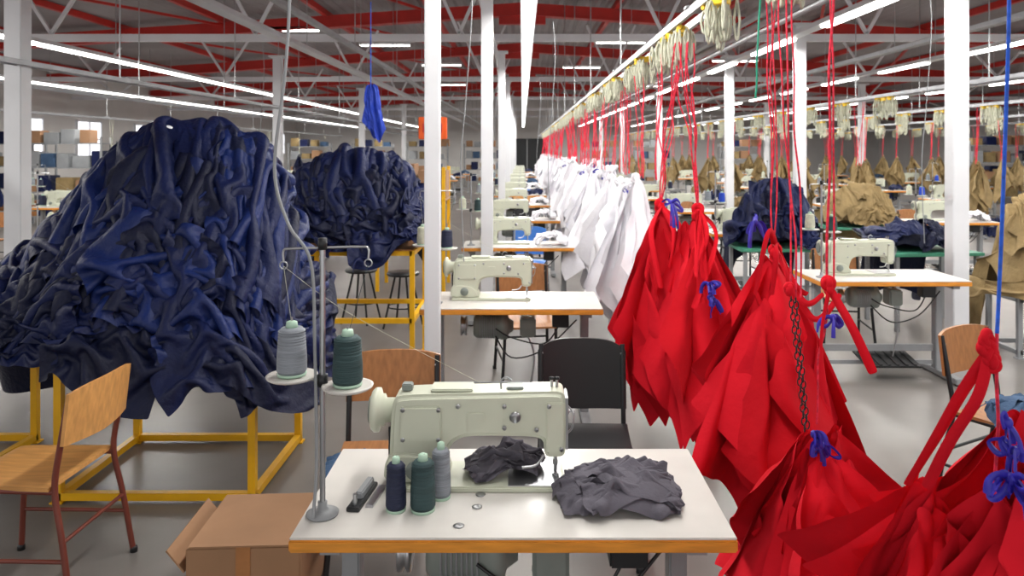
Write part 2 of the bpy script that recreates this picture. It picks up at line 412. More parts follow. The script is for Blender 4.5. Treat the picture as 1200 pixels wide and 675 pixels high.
b=B(); b.tube(smooth([(-.60,1.93,3.0),(-.60,1.93,2.4),(-.603,1.93,2.1),(-.612,1.92,1.9),(-.635,1.91,1.66),(-.60,1.91,1.52),(-.545,1.92,1.42),(-.536,1.925,1.2),(-.533,1.93,.9),(-.534,1.9,.77)],8),.0044,'grey',8)
b.obj('power_cable')
for x,y in((-.33,4.6),(.3,7.2),(-.35,10),(3.0,5.5),(-3.0,8.6),(.3,12.8)):
    b=B(); b.tube(smooth([(0,0,2.95),(.02,0,2.6),(-.02,0,2.0),(-.05,0,1.6),(-.03,0,1.02)],8),.0035,'grey',6); b.obj('hanging_cable',(x,y,0))

inst('chair',CWD,(-.55,3.02,0),-math.pi/2+.06)
inst('chair',CB,(.27,3.22,0),-math.pi/2-.03)
inst('chair',CW,(-1.95,2.97,0),math.pi-.03)
inst('chair',CWD,(2.35,3.5,0),-math.pi/2+.5)

station(-.065,4.72,True,CWD,2)
y=7.5;i=0
while y<34:
    station(-.04,y,y<20,[CBL,CB,CW][i%3] if y<20 else None,i); y+=2.75;i+=1
station(2.7,5.65,True,CWD,0)
i=1
for x0,ys in ((2.7,8.7),(5.7,7.0),(8.4,8.5),(11.6,10),(-4.8,8.2),(-7.6,9.5),(-2.6,11.5)):
    y=ys
    while y<30:
        station(x0,y,y<17,[CWD,CB][i%2] if y<14 else None,i); y+=3.0;i+=1
# ---------------- cloth tools ----------------
def tri(x):
    x=x-math.floor(x); return 4*abs(x-.5)-1
def panel(b,ap,yaw,W,L,k,seed,kf=2.0,amp=.22,p=.6,nu=26,nv=30,off=0,sh=.25):
    r=random.Random(seed); u0=r.uniform(-.7,.7); ph=r.random(); c1=r.uniform(.12,.4); lean=r.uniform(-.12,.12)
    ex,ey=math.cos(yaw),math.sin(yaw); curl=r.uniform(-.5,.5); w2=r.uniform(-.3,.3)
    def f(a,v):
        u=a*2-1
        Lq=L*(1-c1*abs(u-u0))
        g=.04+.96*(v**p)*(1-.12*v*v)
        x=W*u*g+lean*L*v*v
        fold=tri(u*kf*.5+ph)*.75+.25*math.sin(u*kf*5+seed)
        y=off*g+amp*W*fold*(g**1.1)+curl*W*.35*u*abs(u)*v+w2*W*.3*math.sin(v*4+seed)*v
        y+=.012*nz(u*3+seed,v*7,seed*.3)+.006*nz(u*9,v*16,seed)
        z=-Lq*v-sh*W*abs(u)**1.4*min(1,v*4)
        z+=.01*nz(u*4,v*4,seed)
        return (ap[0]+ex*x-ey*y,ap[1]+ey*x+ex*y,ap[2]+z)
    b.grid(f,nu,nv,k)
def rhomb(b,ap,yaw,W,La,Lb,k,seed,amp=.14,off=0,res=28,foldp=.75):
    # stiff cloth piece hung from one corner, with creases radiating from the clip
    r=random.Random(seed); ph=r.random(); kf=r.uniform(.4,.95); ex,ey=math.cos(yaw),math.sin(yaw)
    lean=r.uniform(-.06,.06); xf=W*r.uniform(.3,.7) if r.random()<foldp else 9; sd=r.choice((-1,1)); m=r.uniform(-.25,.35)
    cu=r.uniform(-.2,.2); tw=r.uniform(-.6,.6); c2=r.uniform(-.5,.5)
    def f(s,t):
        q=s+t; ang=(s-t)/(q+.12)
        x=W*(s-t)
        z=-(La*s+Lb*t)-.28*W*abs(s-t)**1.6
        sh=.5*q+.04
        fd=tri(ang*kf+ph); fd=fd*(1.5-.5*fd*fd)
        y=off*q+amp*sh*(fd*.75+.2*math.sin(ang*kf*9+seed))+cu*(s-t)**2+.12*tw*W*math.sin(q*3+seed)+c2*W*.35*max(0,q-1)**2
        y+=.022*nz(ang*2.2+seed,q*3,seed*.3)+.018*nz(s*4,t*4,seed)
        z+=.014*nz(s*4,t*4,seed*1.7)
        xx=x*sd; lim=xf+m*(-z-.3)*.5
        if xx>lim: x=sd*(2*lim-xx+.01*nz(z*9,seed,0)); y-=.014+.12*min(.12,(xx-lim))
        x+=lean*q+.015*nz(t*3,s*3,seed+9)
        return (ap[0]+ex*x-ey*y,ap[1]+ey*x+ex*y,ap[2]+z)
    b.grid(f,res,res,k)
def bunch(b,ap,W,L,keys,n,seed,yaw0=0,spread=.9,**kw):
    r=random.Random(seed)
    for i in range(n):
        t=(i/(n-1)-.5) if n>1 else 0
        panel(b,(ap[0]+r.uniform(-.015,.015),ap[1]+t*.05,ap[2]+r.uniform(-.03,.02)),yaw0+r.uniform(-spread,spread)*.5,W*r.uniform(.7,1.05),L*r.uniform(.72,1.05),r.choice(keys),seed*31+i,kf=r.uniform(1.2,3),off=t*W*1.1,**kw)
def rbunch(b,ap,W,La,Lb,keys,n,seed,yaw0=0,spread=.7,depth=.3,drop=.1,**kw):
    r=random.Random(seed)
    for i in range(n):
        t=(i/(n-1)-.5) if n>1 else 0; q=r.uniform(-.35,.35)
        k=1 if t>0 else 1+.3*t
        rhomb(b,(ap[0]+r.uniform(-.02,.02),ap[1]+t*.06,ap[2]-drop*max(0,-t)*2*r.random()),yaw0+r.uniform(-spread,spread)*.5,W*r.uniform(.75,1.1),La*(1+q)*k*r.uniform(.85,1.1),Lb*(1-q)*k*r.uniform(.85,1.1),r.choice(keys),seed*37+i,off=t*depth,**kw)
def ribbon(b,pts,w,k,tw=0,seed=0):
    pts=smooth(pts,6); n=len(pts)-1; r=random.Random(seed); a0=r.uniform(0,3)
    def f(u,v):
        i=min(int(u*n+.5),n); p=pts[i]; t=(pts[min(i+1,n)]-pts[max(i-1,0)]).normalized()
        s=t.cross(Vector((math.cos(a0+tw*u),math.sin(a0+tw*u),.15))).normalized()
        return tuple(p+s*(v-.5)*w+t.cross(s)*(.15*w*math.cos((v-.5)*5)))
    b.grid(f,n,4,k)
def bow(b,c,size,k,seed,n=7,w=.016):
    r=random.Random(seed); c=Vector(c)
    b.lathe([(0,-.012),(.008,-.01),(.011,0),(.009,.01),(0,.012)],c,k,10)
    for i in range(n):
        a=r.uniform(0,6.28); d=Vector((math.cos(a),math.sin(a),r.uniform(-1.6,.9))).normalized()*size*r.uniform(.5,1.1)
        if i%2: pts=[c,c+d*.5+Vector((0,0,.012)),c+d,c+d*.55-Vector((0,0,.015)),c]
        else: pts=[c,c+d*.5,c+d*.9-Vector((0,0,size*.4)),c+d-Vector((0,0,size*.9))]
        ribbon(b,pts,w,k,r.uniform(-2,2),seed+i)
def cord(b,p0,p1,k='rstr',r=.0038,sway=.01,seed=0):
    rr=random.Random(seed); p0=Vector(p0);p1=Vector(p1); pts=[p0.lerp(p1,t/6)+Vector((rr.uniform(-1,1),rr.uniform(-1,1),0))*sway*(0 if t in(0,6) else 1) for t in range(7)]
    pts=smooth(pts,3); b.tube(pts,r,k,5)
RZ=2.38; RX=.9
def knot(b,c,k,s=.03,seed=0):
    r=random.Random(seed)
    for i in range(4):
        a=r.uniform(0,3.1); t=r.uniform(-.6,.6)
        b.tube([(c[0]+s*.6*math.cos(x*.7)*math.cos(a),c[1]+s*.6*math.cos(x*.7)*math.sin(a),c[2]+s*.55*math.sin(x*.7)+t*s) for x in range(9)],s*.42,k,7,closed=True)
def chain(b,p0,p1,k='dark',L=.026):
    p0=Vector(p0);p1=Vector(p1); n=int((p1-p0).length/(L*.72))
    for i in range(n):
        c=p0.lerp(p1,(i+.5)/n); pts=[]
        for j in range(12):
            t=j*math.pi/6; h=L*.5*math.sin(t); w=L*.3*math.cos(t)
            pts.append(c+Vector((w if i%2 else w*.25,w*.25 if i%2 else w,h)))
        b.tube(pts,.0024,k,5,closed=True)
def conveyor(x,z,y0,y1,nm='overhead_conveyor'):
    b=B()
    for dx in(-.05,.05): b.box((x+dx,(y0+y1)/2,z+.03),(.02,y1-y0,.04),'galv')
    y=y0+.5
    while y<y1:
        b.box((x,y,z+.055),(.14,.06,.012),'galv'); b.tube([(x,y,z+.05),(x,y,roofz(x)+.1)],.008,'steel',6); y+=3
    b.obj(nm)
conveyor(RX,RZ,.3,40)
b=B(); b.tube([(1.12,.3,2.30),(1.12,40,2.30)],.018,'galv',10)
b.tube([(1.32,.3,2.36),(1.32,40,2.36)],.014,'galv',8)
b.obj('conveyor_guide_rail')
def carrier_mesh(seed,n=9):
    r=random.Random(seed); b=B()
    b.box((0,0,.0),(.07,.05,.035),'cyel',bev=.004); b.tube([(-.05,0,.01),(.05,0,.01)],.014,'cyel',8)
    for i in range(n):
        x=r.uniform(-.05,.05);y=r.uniform(-.05,.05);l=r.uniform(.08,.2); w=r.uniform(.008,.022); a=r.uniform(0,3)
        pts=smooth([(x,y,0),(x+w*math.cos(a),y+w*math.sin(a),-l*.5),(x,y,-l),(x-w*math.cos(a),y-w*math.sin(a),-l*.5),(x,y,0)],4)
        b.tube(pts,.006,'cream',5)
    return b.mesh('cord_bundle')
CAR=[carrier_mesh(s) for s in range(5)]
i=0
for y0,n_ in ((2.35,3),(3.3,3),(4.1,7),(5.45,8),(7.0,8),(8.8,9),(10.8,8),(13,10),(15.5,10),(18,10),(21,12),(24,12),(27,12),(30,12)):
    for q in range(n_):
        inst('cord_bundle',CAR[i%5],(RX+R.uniform(-.02,.02),y0+q*.11*(1 if y0<10 else 1.8),RZ-.01),i*.7); i+=1

# ---------------- red bunches ----------------
RK=['red','red','red','red2']
b=B(); rbunch(b,(.80,4.35,1.37),.29,.62,.62,RK,10,3,.1); rbunch(b,(.95,4.05,1.35),.26,.62,.66,RK,10,5,-.2)
bunch(b,(.9,4.2,1.3),.2,1.25,['red2'],3,6,.1)
knot(b,(.80,4.33,1.38),'red',.04,1); knot(b,(.95,4.03,1.37),'red',.04,2)
for i in range(10): cord(b,(.9+R.uniform(-.08,.08),4.2+R.uniform(-.3,.3),RZ-.1),((.80,4.33) if i%2 else (.95,4.03))+(1.38,),seed=i,sway=.02,r=.005)
for i in range(9):
    x=.8 if i%2 else .95; y=4.3 if i%2 else 4.0
    ribbon(b,[(x,y,1.38),(x+R.uniform(-.1,.1),y-.12,1.25),(x+R.uniform(-.12,.12),y-.22,R.uniform(.9,1.1))],.03,'red',1.5,i)
bow(b,(.82,4.1,1.42),.09,'pur',4,7,.02); bow(b,(.94,3.75,1.03),.07,'pur',6,6,.02); bow(b,(.97,3.75,.95),.06,'pur',7,6,.02)
b.obj('hanging_red_garments',sub=1)
b=B(); rbunch(b,(.93,2.78,1.31),.26,.48,.46,RK,12,11,.15,drop=.2,depth=.36); rbunch(b,(1.05,2.95,1.22),.25,.5,.45,RK,6,13,-.3)
rbunch(b,(.86,2.7,1.2),.2,.36,.4,RK,4,14,-.2)
knot(b,(.93,2.74,1.33),'red',.03,3)
for i in range(3): cord(b,(.9+.03*i,2.75+.03*i,RZ-.1),(.93,2.76,1.34),seed=20+i)
bow(b,(.87,2.78,1.44),.075,'pur',8,7,.016); 
for i in range(6): ribbon(b,[(.93,2.74,1.36),(.86+.03*i,2.6,1.42-.06*i),(.82+.06*i,2.62,1.2)],.024,'red',1,i+40)
b.obj('hanging_red_garments',sub=1)
b=B(); rbunch(b,(.87,2.2,.87),.22,.24,.34,RK,10,21,.05,spread=.9,drop=.06); rbunch(b,(.97,2.3,.86),.22,.26,.32,RK,6,23,.4)
rbunch(b,(.84,2.13,.85),.16,.22,.34,RK,3,25,-.2)
chain(b,(.80,2.22,1.28),(.835,2.2,.88)); chain(b,(.825,2.25,1.27),(.85,2.22,.88))
for i in range(3): cord(b,(.83+.02*i,2.4,RZ-.1),(.8+.015*i,2.22,1.27),seed=30+i)
cord(b,(.92,2.2,RZ-.1),(.9,2.2,1.3),seed=35,r=.005); cord(b,(.9,2.2,1.3),(.87,2.2,.9),seed=36)
cord(b,(.93,2.25,RZ-.1),(.92,2.2,1.3),seed=37)
knot(b,(.9,2.19,1.31),'red',.026,6); knot(b,(.795,2.22,1.3),'red',.02,7)
ribbon(b,[(.9,2.18,1.3),(.94,2.12,1.2),(.99,2.1,1.08)],.026,'red',.6,3); ribbon(b,[(.9,2.18,1.3),(.86,2.14,1.15),(.88,2.12,.95)],.018,'red',.8,5)
bow(b,(.905,2.17,1.22),.05,'pur',12,6,.012); bow(b,(.85,2.12,.87),.055,'pur',14,9,.012); bow(b,(.83,2.12,.9),.045,'pur',15,6,.012)
b.obj('hanging_red_garments',sub=1)
b=B(); rbunch(b,(.86,1.60,1.0),.24,.26,.34,RK,6,31,.1,spread=.4,amp=.09); rbunch(b,(.93,1.45,1.05),.26,.28,.35,RK,6,33,-.1,spread=.4,amp=.09)
rbunch(b,(1.02,1.5,1.18),.24,.3,.35,RK,6,37,.2,spread=.4,amp=.09)
cord(b,(.94,1.42,RZ-.1),(.905,1.42,1.36),'bstr',.0045,.004,41)
cord(b,(.905,1.42,1.36),(.915,1.44,1.02),'rstr',.004,.003,42)
knot(b,(.885,1.42,1.34),'red',.022,8); knot(b,(.895,1.42,1.31),'red',.02,9)
ribbon(b,[(.89,1.42,1.32),(.86,1.45,1.24),(.83,1.5,1.12),(.82,1.58,1.0)],.026,'red',.4,9)
ribbon(b,[(.89,1.42,1.32),(.87,1.42,1.24),(.84,1.46,1.14),(.825,1.52,1.02)],.022,'red',-.4,12)
bow(b,(.905,1.38,1.10),.05,'pur',17,9,.013); bow(b,(.91,1.38,1.15),.04,'pur',19,7,.012); bow(b,(.905,1.39,1.2),.03,'pur',22,5,.01)
b.obj('hanging_red_garments',sub=1)
b=B()
cord(b,(.88,2.75,RZ-.05),(.87,2.78,1.9),'gstr',.004,.003,1)
for i in range(26):
    y=5.2+i*.35
    for j in range(2): cord(b,(RX+R.uniform(-.07,.07),y,RZ-.12),(RX+R.uniform(-.06,.06),y+R.uniform(-.1,.1),1.5),seed=100+i*3+j,r=.004 if y<9 else .006)
for i in range(30): 
    y=14.3+i*.6; cord(b,(RX,y,RZ-.12),(RX+R.uniform(-.1,.1),y,1.5),seed=200+i,r=.012)
b.obj('garment_hanging_cords')
WM=[]
for s in range(5):
    b=B(); rbunch(b,(0,0,0),.27,.5,.6,['wht'],7,50+s,0,1.6,res=18); bunch(b,(0,0,0),.18,1.1,['wht'],2,90+s,0,1.6,nu=14,nv=16); knot(b,(0,0,.01),'wht',.035,s)
    bow(b,(0,-.03,.0),.07,'wht',60+s,5,.03)
    if s%2: bow(b,(0,-.05,-.05),.07,'pur',70+s,4)
    WM.append(b.mesh('hanging_white_garments'))
y=5.4;i=0
while y<32:
    inst('hanging_white_garments',WM[i%5],(RX-.05+R.uniform(-.09,.09),y,1.5+R.uniform(-.08,.05)),R.uniform(-.6,.6)+(math.pi if i%3==0 else 0)); y+=.34 if y<14 else .7; i+=1

# ---------------- simulated cloth heaps ----------------
G_=40
SH=[]
rg=np.random.default_rng(5)
def normals(S,u,v,d=.012):
    a=S(u+d,v)-S(u-d,v); c=S(u,v+d)-S(u,v-d); n=np.cross(a,c)
    s=np.sign(n@np.array([0,-.7,.7])); s[s==0]=1; n=n*s[...,None]
    return n/(np.linalg.norm(n,axis=-1,keepdims=True)+1e-9)
def add_sheet(owner,S,cu,cv,wu,wv,ang,sx,sy,off,mat_,anch=.02,pert=.02,top=True,zmin=None,gr=1,dirfold=0,fr=(1,4.2),tubeh=0):
    a,b_=np.meshgrid(np.linspace(-.5,.5,G_),np.linspace(-.5,.5,G_),indexing='ij')
    ca,sa=math.cos(ang),math.sin(ang)
    u=cu+wu*a*ca-b_*sa*wv*.35; v=cv+wu*a*sa*1.6+wv*b_*ca
    P=S(u,v); N=normals(S,u,v); P0=P+N*off
    if tubeh: P0=P0+N*(tubeh*(1-(2*a)**2)**.6)[...,None]
    w=np.ones((G_,G_,1)); 
    if top: w[:,0]=0
    w[rg.random((G_,G_,1))<anch]=0
    pt=np.zeros((G_,G_))
    for q in range(5):
        f=rg.uniform(*fr); th=rg.normal(dirfold,.45); pt+=np.sin(2*math.pi*f*(a*math.cos(th)+b_*math.sin(th))+rg.uniform(0,6.28))/f*2
    P1=P0+N*(np.abs(pt)[...,None]*pert*.6+.002)
    SH.append(dict(P=P1,P0=P0,N=N,w=w,sx=sx,sy=sy,o=owner,m=mat_,z=-9 if zmin is None else zmin,g=gr))
def run_sim(steps=46,iters=6):
    P=np.stack([s['P'] for s in SH]).astype(np.float32); P0=np.stack([s['P0'] for s in SH]).astype(np.float32)
    N=np.stack([s['N'] for s in SH]).astype(np.float32); W=np.stack([s['w'] for s in SH]).astype(np.float32)
    sx=np.array([s['sx'] for s in SH],np.float32)[:,None,None,None]; sy=np.array([s['sy'] for s in SH],np.float32)[:,None,None,None]
    Z=np.array([s['z'] for s in SH],np.float32)[:,None,None]; Gv=np.array([s['g'] for s in SH],np.float32)[:,None,None]
    nr=lambda x:np.sqrt((x*x).sum(-1,keepdims=True))
    LH=nr(P0[:,1:]-P0[:,:-1])*sx; LV=nr(P0[:,:,1:]-P0[:,:,:-1])*sy
    LH=np.clip(LH,.003,.05);LV=np.clip(LV,.003,.05)
    LD=np.sqrt(LH[:,:,:-1]**2+LV[:,:-1]**2)
    bends=[]
    for d in(2,3):
        lh=sum(LH[:,k:LH.shape[1]-d+1+k] for k in range(d)); lv=sum(LV[:,:,k:LV.shape[2]-d+1+k] for k in range(d)); bends.append((d,lh,lv))
    def con(A,B_,wa,wb,L,st,onlyc=False):
        d=B_-A; l=nr(d)+1e-8; c=(l-L)/l/(wa+wb+1e-6)*st
        if onlyc: c=np.minimum(c,0)
        d*=c; A+=d*wa; B_-=d*wb
    V=np.zeros_like(P)
    for st_ in range(steps):
        V[...,2]-=.0004*Gv; V*=.93
        Pn=P+V*W
        for it in range(iters):
            for s in(0,1):
                i=slice(s,G_-1,2); j=slice(s+1,G_,2)
                con(Pn[:,i],Pn[:,j],W[:,i],W[:,j],LH[:,i],1.)
                con(Pn[:,:,i],Pn[:,:,j],W[:,:,i],W[:,:,j],LV[:,:,i],1.)
                con(Pn[:,i,:-1],Pn[:,j,1:],W[:,i,:-1],W[:,j,1:],LD[:,i],.5)
                con(Pn[:,i,1:],Pn[:,j,:-1],W[:,i,1:],W[:,j,:-1],LD[:,i],.5)
            if it%3==0:
                for d,lh,lv in bends:
                    for q in range(2*d):
                        i=slice(q,G_-d,2*d); j=slice(q+d,G_,2*d)
                        if q>=G_-d: continue
                        con(Pn[:,i],Pn[:,j],W[:,i],W[:,j],lh[:,i],.35,True)
                        con(Pn[:,:,i],Pn[:,:,j],W[:,:,i],W[:,:,j],lv[:,:,i],.35,True)
            dp=((Pn-P0)*N).sum(-1,keepdims=True); Pn-=N*np.minimum(dp,0)*W
            Pn[...,2]=np.maximum(Pn[...,2],Z)
        V=np.clip(Pn-P,-.02,.02); 
        dp=((Pn-P0)*N).sum(-1,keepdims=True); V*=np.where(dp<.004,.6,1.).astype(np.float32)
        P=Pn
    for k,s in enumerate(SH): s['R']=P[k]
def pile_surface(T,Bt,bulge,back):
    T=np.array(T);Bt=np.array(Bt); tx=np.linspace(0,1,len(T)); bx=np.linspace(0,1,len(Bt))
    def S(u,v):
        uc=np.clip(u,0,1)
        t=np.stack([np.interp(uc,tx,T[:,i]) for i in range(3)],-1); q=np.stack([np.interp(uc,bx,Bt[:,i]) for i in range(3)],-1)
        vp=np.clip(v,0,1.3); P=t*(1-vp[...,None])+q*vp[...,None]
        vm=np.minimum(vp,1)
        P[...,1]-=bulge*(np.sin(math.pi*(vm*.75+.25))-.707*(1-vm)); P[...,2]+=.12*bulge*np.sin(math.pi*vm)
        n=np.maximum(-v,0); P[...,1]+=back*n**.8; P[...,2]-=.9*n*n
        e=np.clip(np.minimum(u,1-u),0,1); P[...,1]+=np.where(e<.08,(1-e/.08)**2*.25,0)
        P[...,1]+=np.maximum(u-1,0)*2.5+np.maximum(-u,0)*2.5
        return P
    return S
PILES=[]
def make_pile(name,T,Bt,bulge,keys,n,size=.3,back=.7,wid=1.0,seed=0,apex=.6,nt=0):
    S=pile_surface(T,Bt,bulge,back); o=len(PILES); PILES.append((name,S,keys[-1]))
    r=random.Random(seed); a=size
    for i in range(n):
        q=i/n; off=.004+.04*q
        if i%2==0:
            cu=r.uniform(.04,.97); cv=r.uniform(.08,.5)
            add_sheet(o,S,cu,cv,a*r.uniform(.5,.9)/wid,r.uniform(.5,.75),(apex-cu)*-.6+r.uniform(-.35,.35),r.uniform(1.2,1.45),r.uniform(1.02,1.12),off,r.choice(keys),.006,.035)
        else:
            cu=r.uniform(.0,1.0); cv=r.uniform(.55,1.0)
            add_sheet(o,S,cu,cv,a*r.uniform(.7,1.1)/wid,r.uniform(.28,.48),r.uniform(-.9,.9),r.uniform(1.1,1.25),r.uniform(1.15,1.4),off,r.choice(keys),.012,.035,dirfold=r.choice((0.3,1.57)))
    for i in range(nt):
        cu=r.uniform(.1,.95); ln=r.uniform(.4,.65); cv=ln/2+r.uniform(-.08,.25)
        add_sheet(o,S,cu,cv,r.uniform(.1,.16)*a/.3,ln,(apex-cu)*-.9+r.uniform(-.25,.25),1.25,1.06,.042,r.choice(keys),.004,.02,tubeh=.004)
def dome(c,rx,ry,h):
    def S(u,v):
        q=np.clip(1-(u*u+v*v),0,1); return np.stack([c[0]+rx*u,c[1]+ry*v,c[2]+h*q**.45],-1)
    return S
def make_heap(name,c,rx,ry,h,key,n,seed,comp=1.12,instanced=False,dirs=1.45):
    o=len(PILES); S=dome(c,rx,ry,h); PILES.append((name,S,'INST:'+key if instanced else None)); r=random.Random(seed)
    for i in range(n):
        q=i/n; s=1.75-.55*q
        add_sheet(o,S,r.uniform(-.25,.25)*(q+.3),r.uniform(-.35,.35)*(q+.3),s,s*r.uniform(.5,.85),r.uniform(-.35,.35),comp*r.uniform(.95,1.0),comp*r.uniform(1.05,1.2),.002+.018*q,key,.004,.014,top=False,zmin=c[2]+.001,gr=.6,dirfold=dirs,fr=(1,3.2))
T=[(-3.5,4.1,.85),(-3.2,4.1,.88),(-2.87,4.1,.94),(-2.64,4.1,1.18),(-2.42,4.1,1.45),(-2.22,4.1,1.68),(-1.98,4.1,1.83),(-1.7,4.1,1.80),(-1.5,4.1,1.72),(-1.41,4.1,1.56),(-1.35,4.1,1.33),(-1.29,4.1,1.12),(-1.22,4.12,.95)]
Bt=[(-3.3,3.5,.72),(-3.0,3.5,.72),(-2.7,3.5,.73),(-2.46,3.5,.73),(-2.3,3.5,.75),(-2.12,3.5,.80),(-1.94,3.5,.80),(-1.75,3.5,.74),(-1.55,3.5,.77),(-1.4,3.5,.73),(-1.27,3.5,.61),(-1.18,3.55,.53),(-1.08,3.7,.56)]
make_pile('navy_garment_pile',T,Bt,.06,['navy','navy','navy2','navy3'],74,.3,seed=4,nt=10)
T=[(-1.95,6,1.25),(-1.88,6,1.42),(-1.70,6,1.58),(-1.46,6,1.67),(-1.18,6,1.66),(-.98,6,1.57),(-.86,6,1.38),(-.82,6,1.2)]
Bt=[(-1.85,5.6,1.12),(-1.75,5.6,1.1),(-1.55,5.6,1.02),(-1.36,5.6,.99),(-1.2,5.6,.98),(-1.0,5.6,.98),(-.86,5.6,1.02),(-.8,5.6,1.04)]
make_pile('navy_garment_pile',T,Bt,.08,['navy','navy','navy3'],28,.5,seed=8,apex=.5,nt=4)
def pile_at(name,x,y,z0,z1,w,keys,seed,ns=8):
    T=[(x-w/2,y,z0+(z1-z0)*.3),(x-w*.35,y,z0+(z1-z0)*.8),(x-w*.1,y,z1),(x+w*.15,y,z1*.98),(x+w*.35,y,z0+(z1-z0)*.75),(x+w/2,y,z0+(z1-z0)*.3)]
    Bt=[(x-w/2-.03+i*(w+.06)/5,y-.25,z0+.04*(i%2)) for i in range(6)]
    make_pile(name,T,Bt,.1,keys,ns,.6,back=.35,seed=seed,apex=.5,nt=2)
pile_at('navy_garment_pile',2.55,7.6,.77,1.40,.75,['navy','navy3'],21,10)
pile_at('khaki_garment_pile',4.3,9.6,.78,1.28,.8,['khaki'],22)
pile_at('navy_garment_pile',3.85,7.35,.78,1.02,.6,['navy','navy3'],23,6)
pile_at('khaki_garment_pile',4.35,6.3,.53,1.3,.6,['khaki','khaki'],24,10)
pile_at('navy_garment_pile',-3.2,8,.77,1.2,.8,['navy','navy3'],25,6)
make_heap('folded_grey_cloth',(.26,2.045,.7605),.17,.12,.055,'gcl',12,3,1.08,dirs=1.5)
make_heap('folded_grey_cloth',(-.05,2.17,.781),.115,.085,.028,'gcl',6,5,1.08)
make_heap('folded_denim_cloth',(-.62,2.86,.458),.16,.14,.06,'denim',4,6)
make_heap('folded_denim_cloth',(2.25,3.35,.458),.17,.14,.12,'denim',4,9)
for kk,ss in(('khaki',31),('navy',32),('denim',33),('wht',34)): make_heap('fabric_bundle',(0,0,0),.2,.16,.13,kk,4,ss,1.15,True)
t0=time.time(); run_sim(); print('SIM',time.time()-t0,len(SH))
FB=[]
for o,(name,S,key) in enumerate(PILES):
    b=B(); isi=bool(key) and key.startswith('INST')
    if key and not isi:
        u,v=np.meshgrid(np.linspace(0,1,50),np.linspace(-.9,.97,50),indexing='ij'); b.arr(S(u,v)-normals(S,u,v)*.015,key)
    for s in SH:
        if s['o']==o: b.arr(s['R'],s['m'])
    if isi: FB.append(b.mesh('fabric_bundle')); continue
    if o==0: b.box((-1.86,3.93,1.83),(.04,.004,.03),'label',rot=(-.9,.3,.5))
    b.obj(name,sub=1)
rr=random.Random(12)
for i,(x,y) in enumerate(TABLES):
    if y<7 : continue
    if rr.random()<.7: inst('fabric_bundle',FB[rr.choice((0,0,1,2,3) if x>1 else (1,2,3,3))],(x+.33,y-.06,.761),rr.uniform(-.3,.3),(.8,.8,.9))
    if x>4 and rr.random()<.4: inst('fabric_bundle',FB[rr.choice((0,0,1))],(x+.9,y+.3,0),rr.uniform(0,3),(1.3,1.3,2.4))
def rack(x0,x1,y0,y1,h,low,nm='yellow_garment_rack'):
    b=B(); t=.036; c='yel' if 'yellow' in nm else 'grey'
    for x in(x0,x1):
        for y in(y0,y1): b.sq((x,y,0),(x,y,h),t,c); b.box((x,y,.004),(.06,.06,.008),c)
        b.sq((x,y0,h-.02),(x,y1,h-.02),t,c); b.sq((x,y0,low),(x,y1,low),t,c)
    for y in(y0,y1):
        b.sq((x0,y,h-.02),(x1,y,h-.02),t,c); b.sq((x0,y,low),(x1,y,low),t,c)
    b.box(((x0+x1)/2,(y0+y1)/2,h),(x1-x0,y1-y0,.012),'plyd')
    b.obj(nm)
rack(-2.25,-1.31,3.62,4.36,.76,.03)
rack(-3.9,-2.85,3.7,4.36,.76,.03)
rack(-1.75,-.83,5.62,6.35,.95,.42)
rack(4.07,4.63,6.1,6.5,.5,.05,'grey_stand')
b=B(); panel(b,(-1.22,6.0,2.24),0,.08,.48,'blue',5,p=.3); panel(b,(-1.2,6.03,2.24),.5,.08,.44,'blue',6,p=.3); b.tube([(-1.22,6,2.22),(-1.22,6,2.9)],.004,'bstr',5); b.obj('hanging_blue_garment')
b=B(); b.box((0,0,.15),(.4,.42,.3),'card',bev=.004); b.box((0,-.05,.303),(.38,.32,.006),'card'); b.box((0,-.212,.2),(.05,.003,.2),'plyd')
b.box((-.24,0,.25),(.1,.4,.006),'card',rot=(0,.9,0)); b.obj('cardboard_box',(-1.0,2.85,0),.05)
b=B(); b.box((0,0,.012),(.7,.34,.022),'card',bev=.002); b.obj('cardboard_sheet',(-.35,2.6,0),.06)
b=B()
for x in(-1.75,-.95):
    for y in(9,9.6): b.sq((x,y,0),(x,y,1.5),.04,'yel')
for z in(.5,1.1): b.box((-1.35,9.3,z),(.84,.64,.03),'plyd')
b.obj('yellow_shelf_rack')
for x,z,w,h in((-1.52,1.116,.4,.42),(-1.1,1.116,.34,.34),(-1.4,.516,.5,.34)):
    b=B(); b.box((0,0,h/2),(w,.4,h),'card',bev=.004); b.box((0,-.201,h/2),(.05,.002,h*.98),'plyd'); b.obj('cardboard_box',(x,9.3,z))
def shelf_mesh(seed):
    r=random.Random(seed); b=B()
    for x in(-.9,.9):
        for y in(-.2,.2): b.sq((x,y,0),(x,y,2.0),.04,'grey')
    for z in(.2,.75,1.3,1.85):
        b.box((0,0,z),(1.84,.44,.025),'grey')
        x=-.8
        while x<.7:
            w=r.uniform(.2,.4); h=r.uniform(.15,.38)
            b.box((x+w/2,0,z+.0125+h/2),(w,.36,h),r.choice(['card','card','denim','navy','khaki','grey','plyd']),bev=.012); x+=w+r.uniform(.02,.15)
    return b.mesh('storage_shelf')
SF=[shelf_mesh(1),shelf_mesh(2),shelf_mesh(3)]
for i,(x,y) in enumerate(((-10.4,17),(-12.6,18.5),(-10.4,22),(-12.6,25),(-10.4,28),(-4.2,33),(-1.9,36),(-6.8,34),(15.2,24),(17.4,27),(17.4,20),(9.9,34),(6.2,36),(-9.4,33),(3.9,38))):
    inst('storage_shelf',SF[i%3],(x,y,0),0)
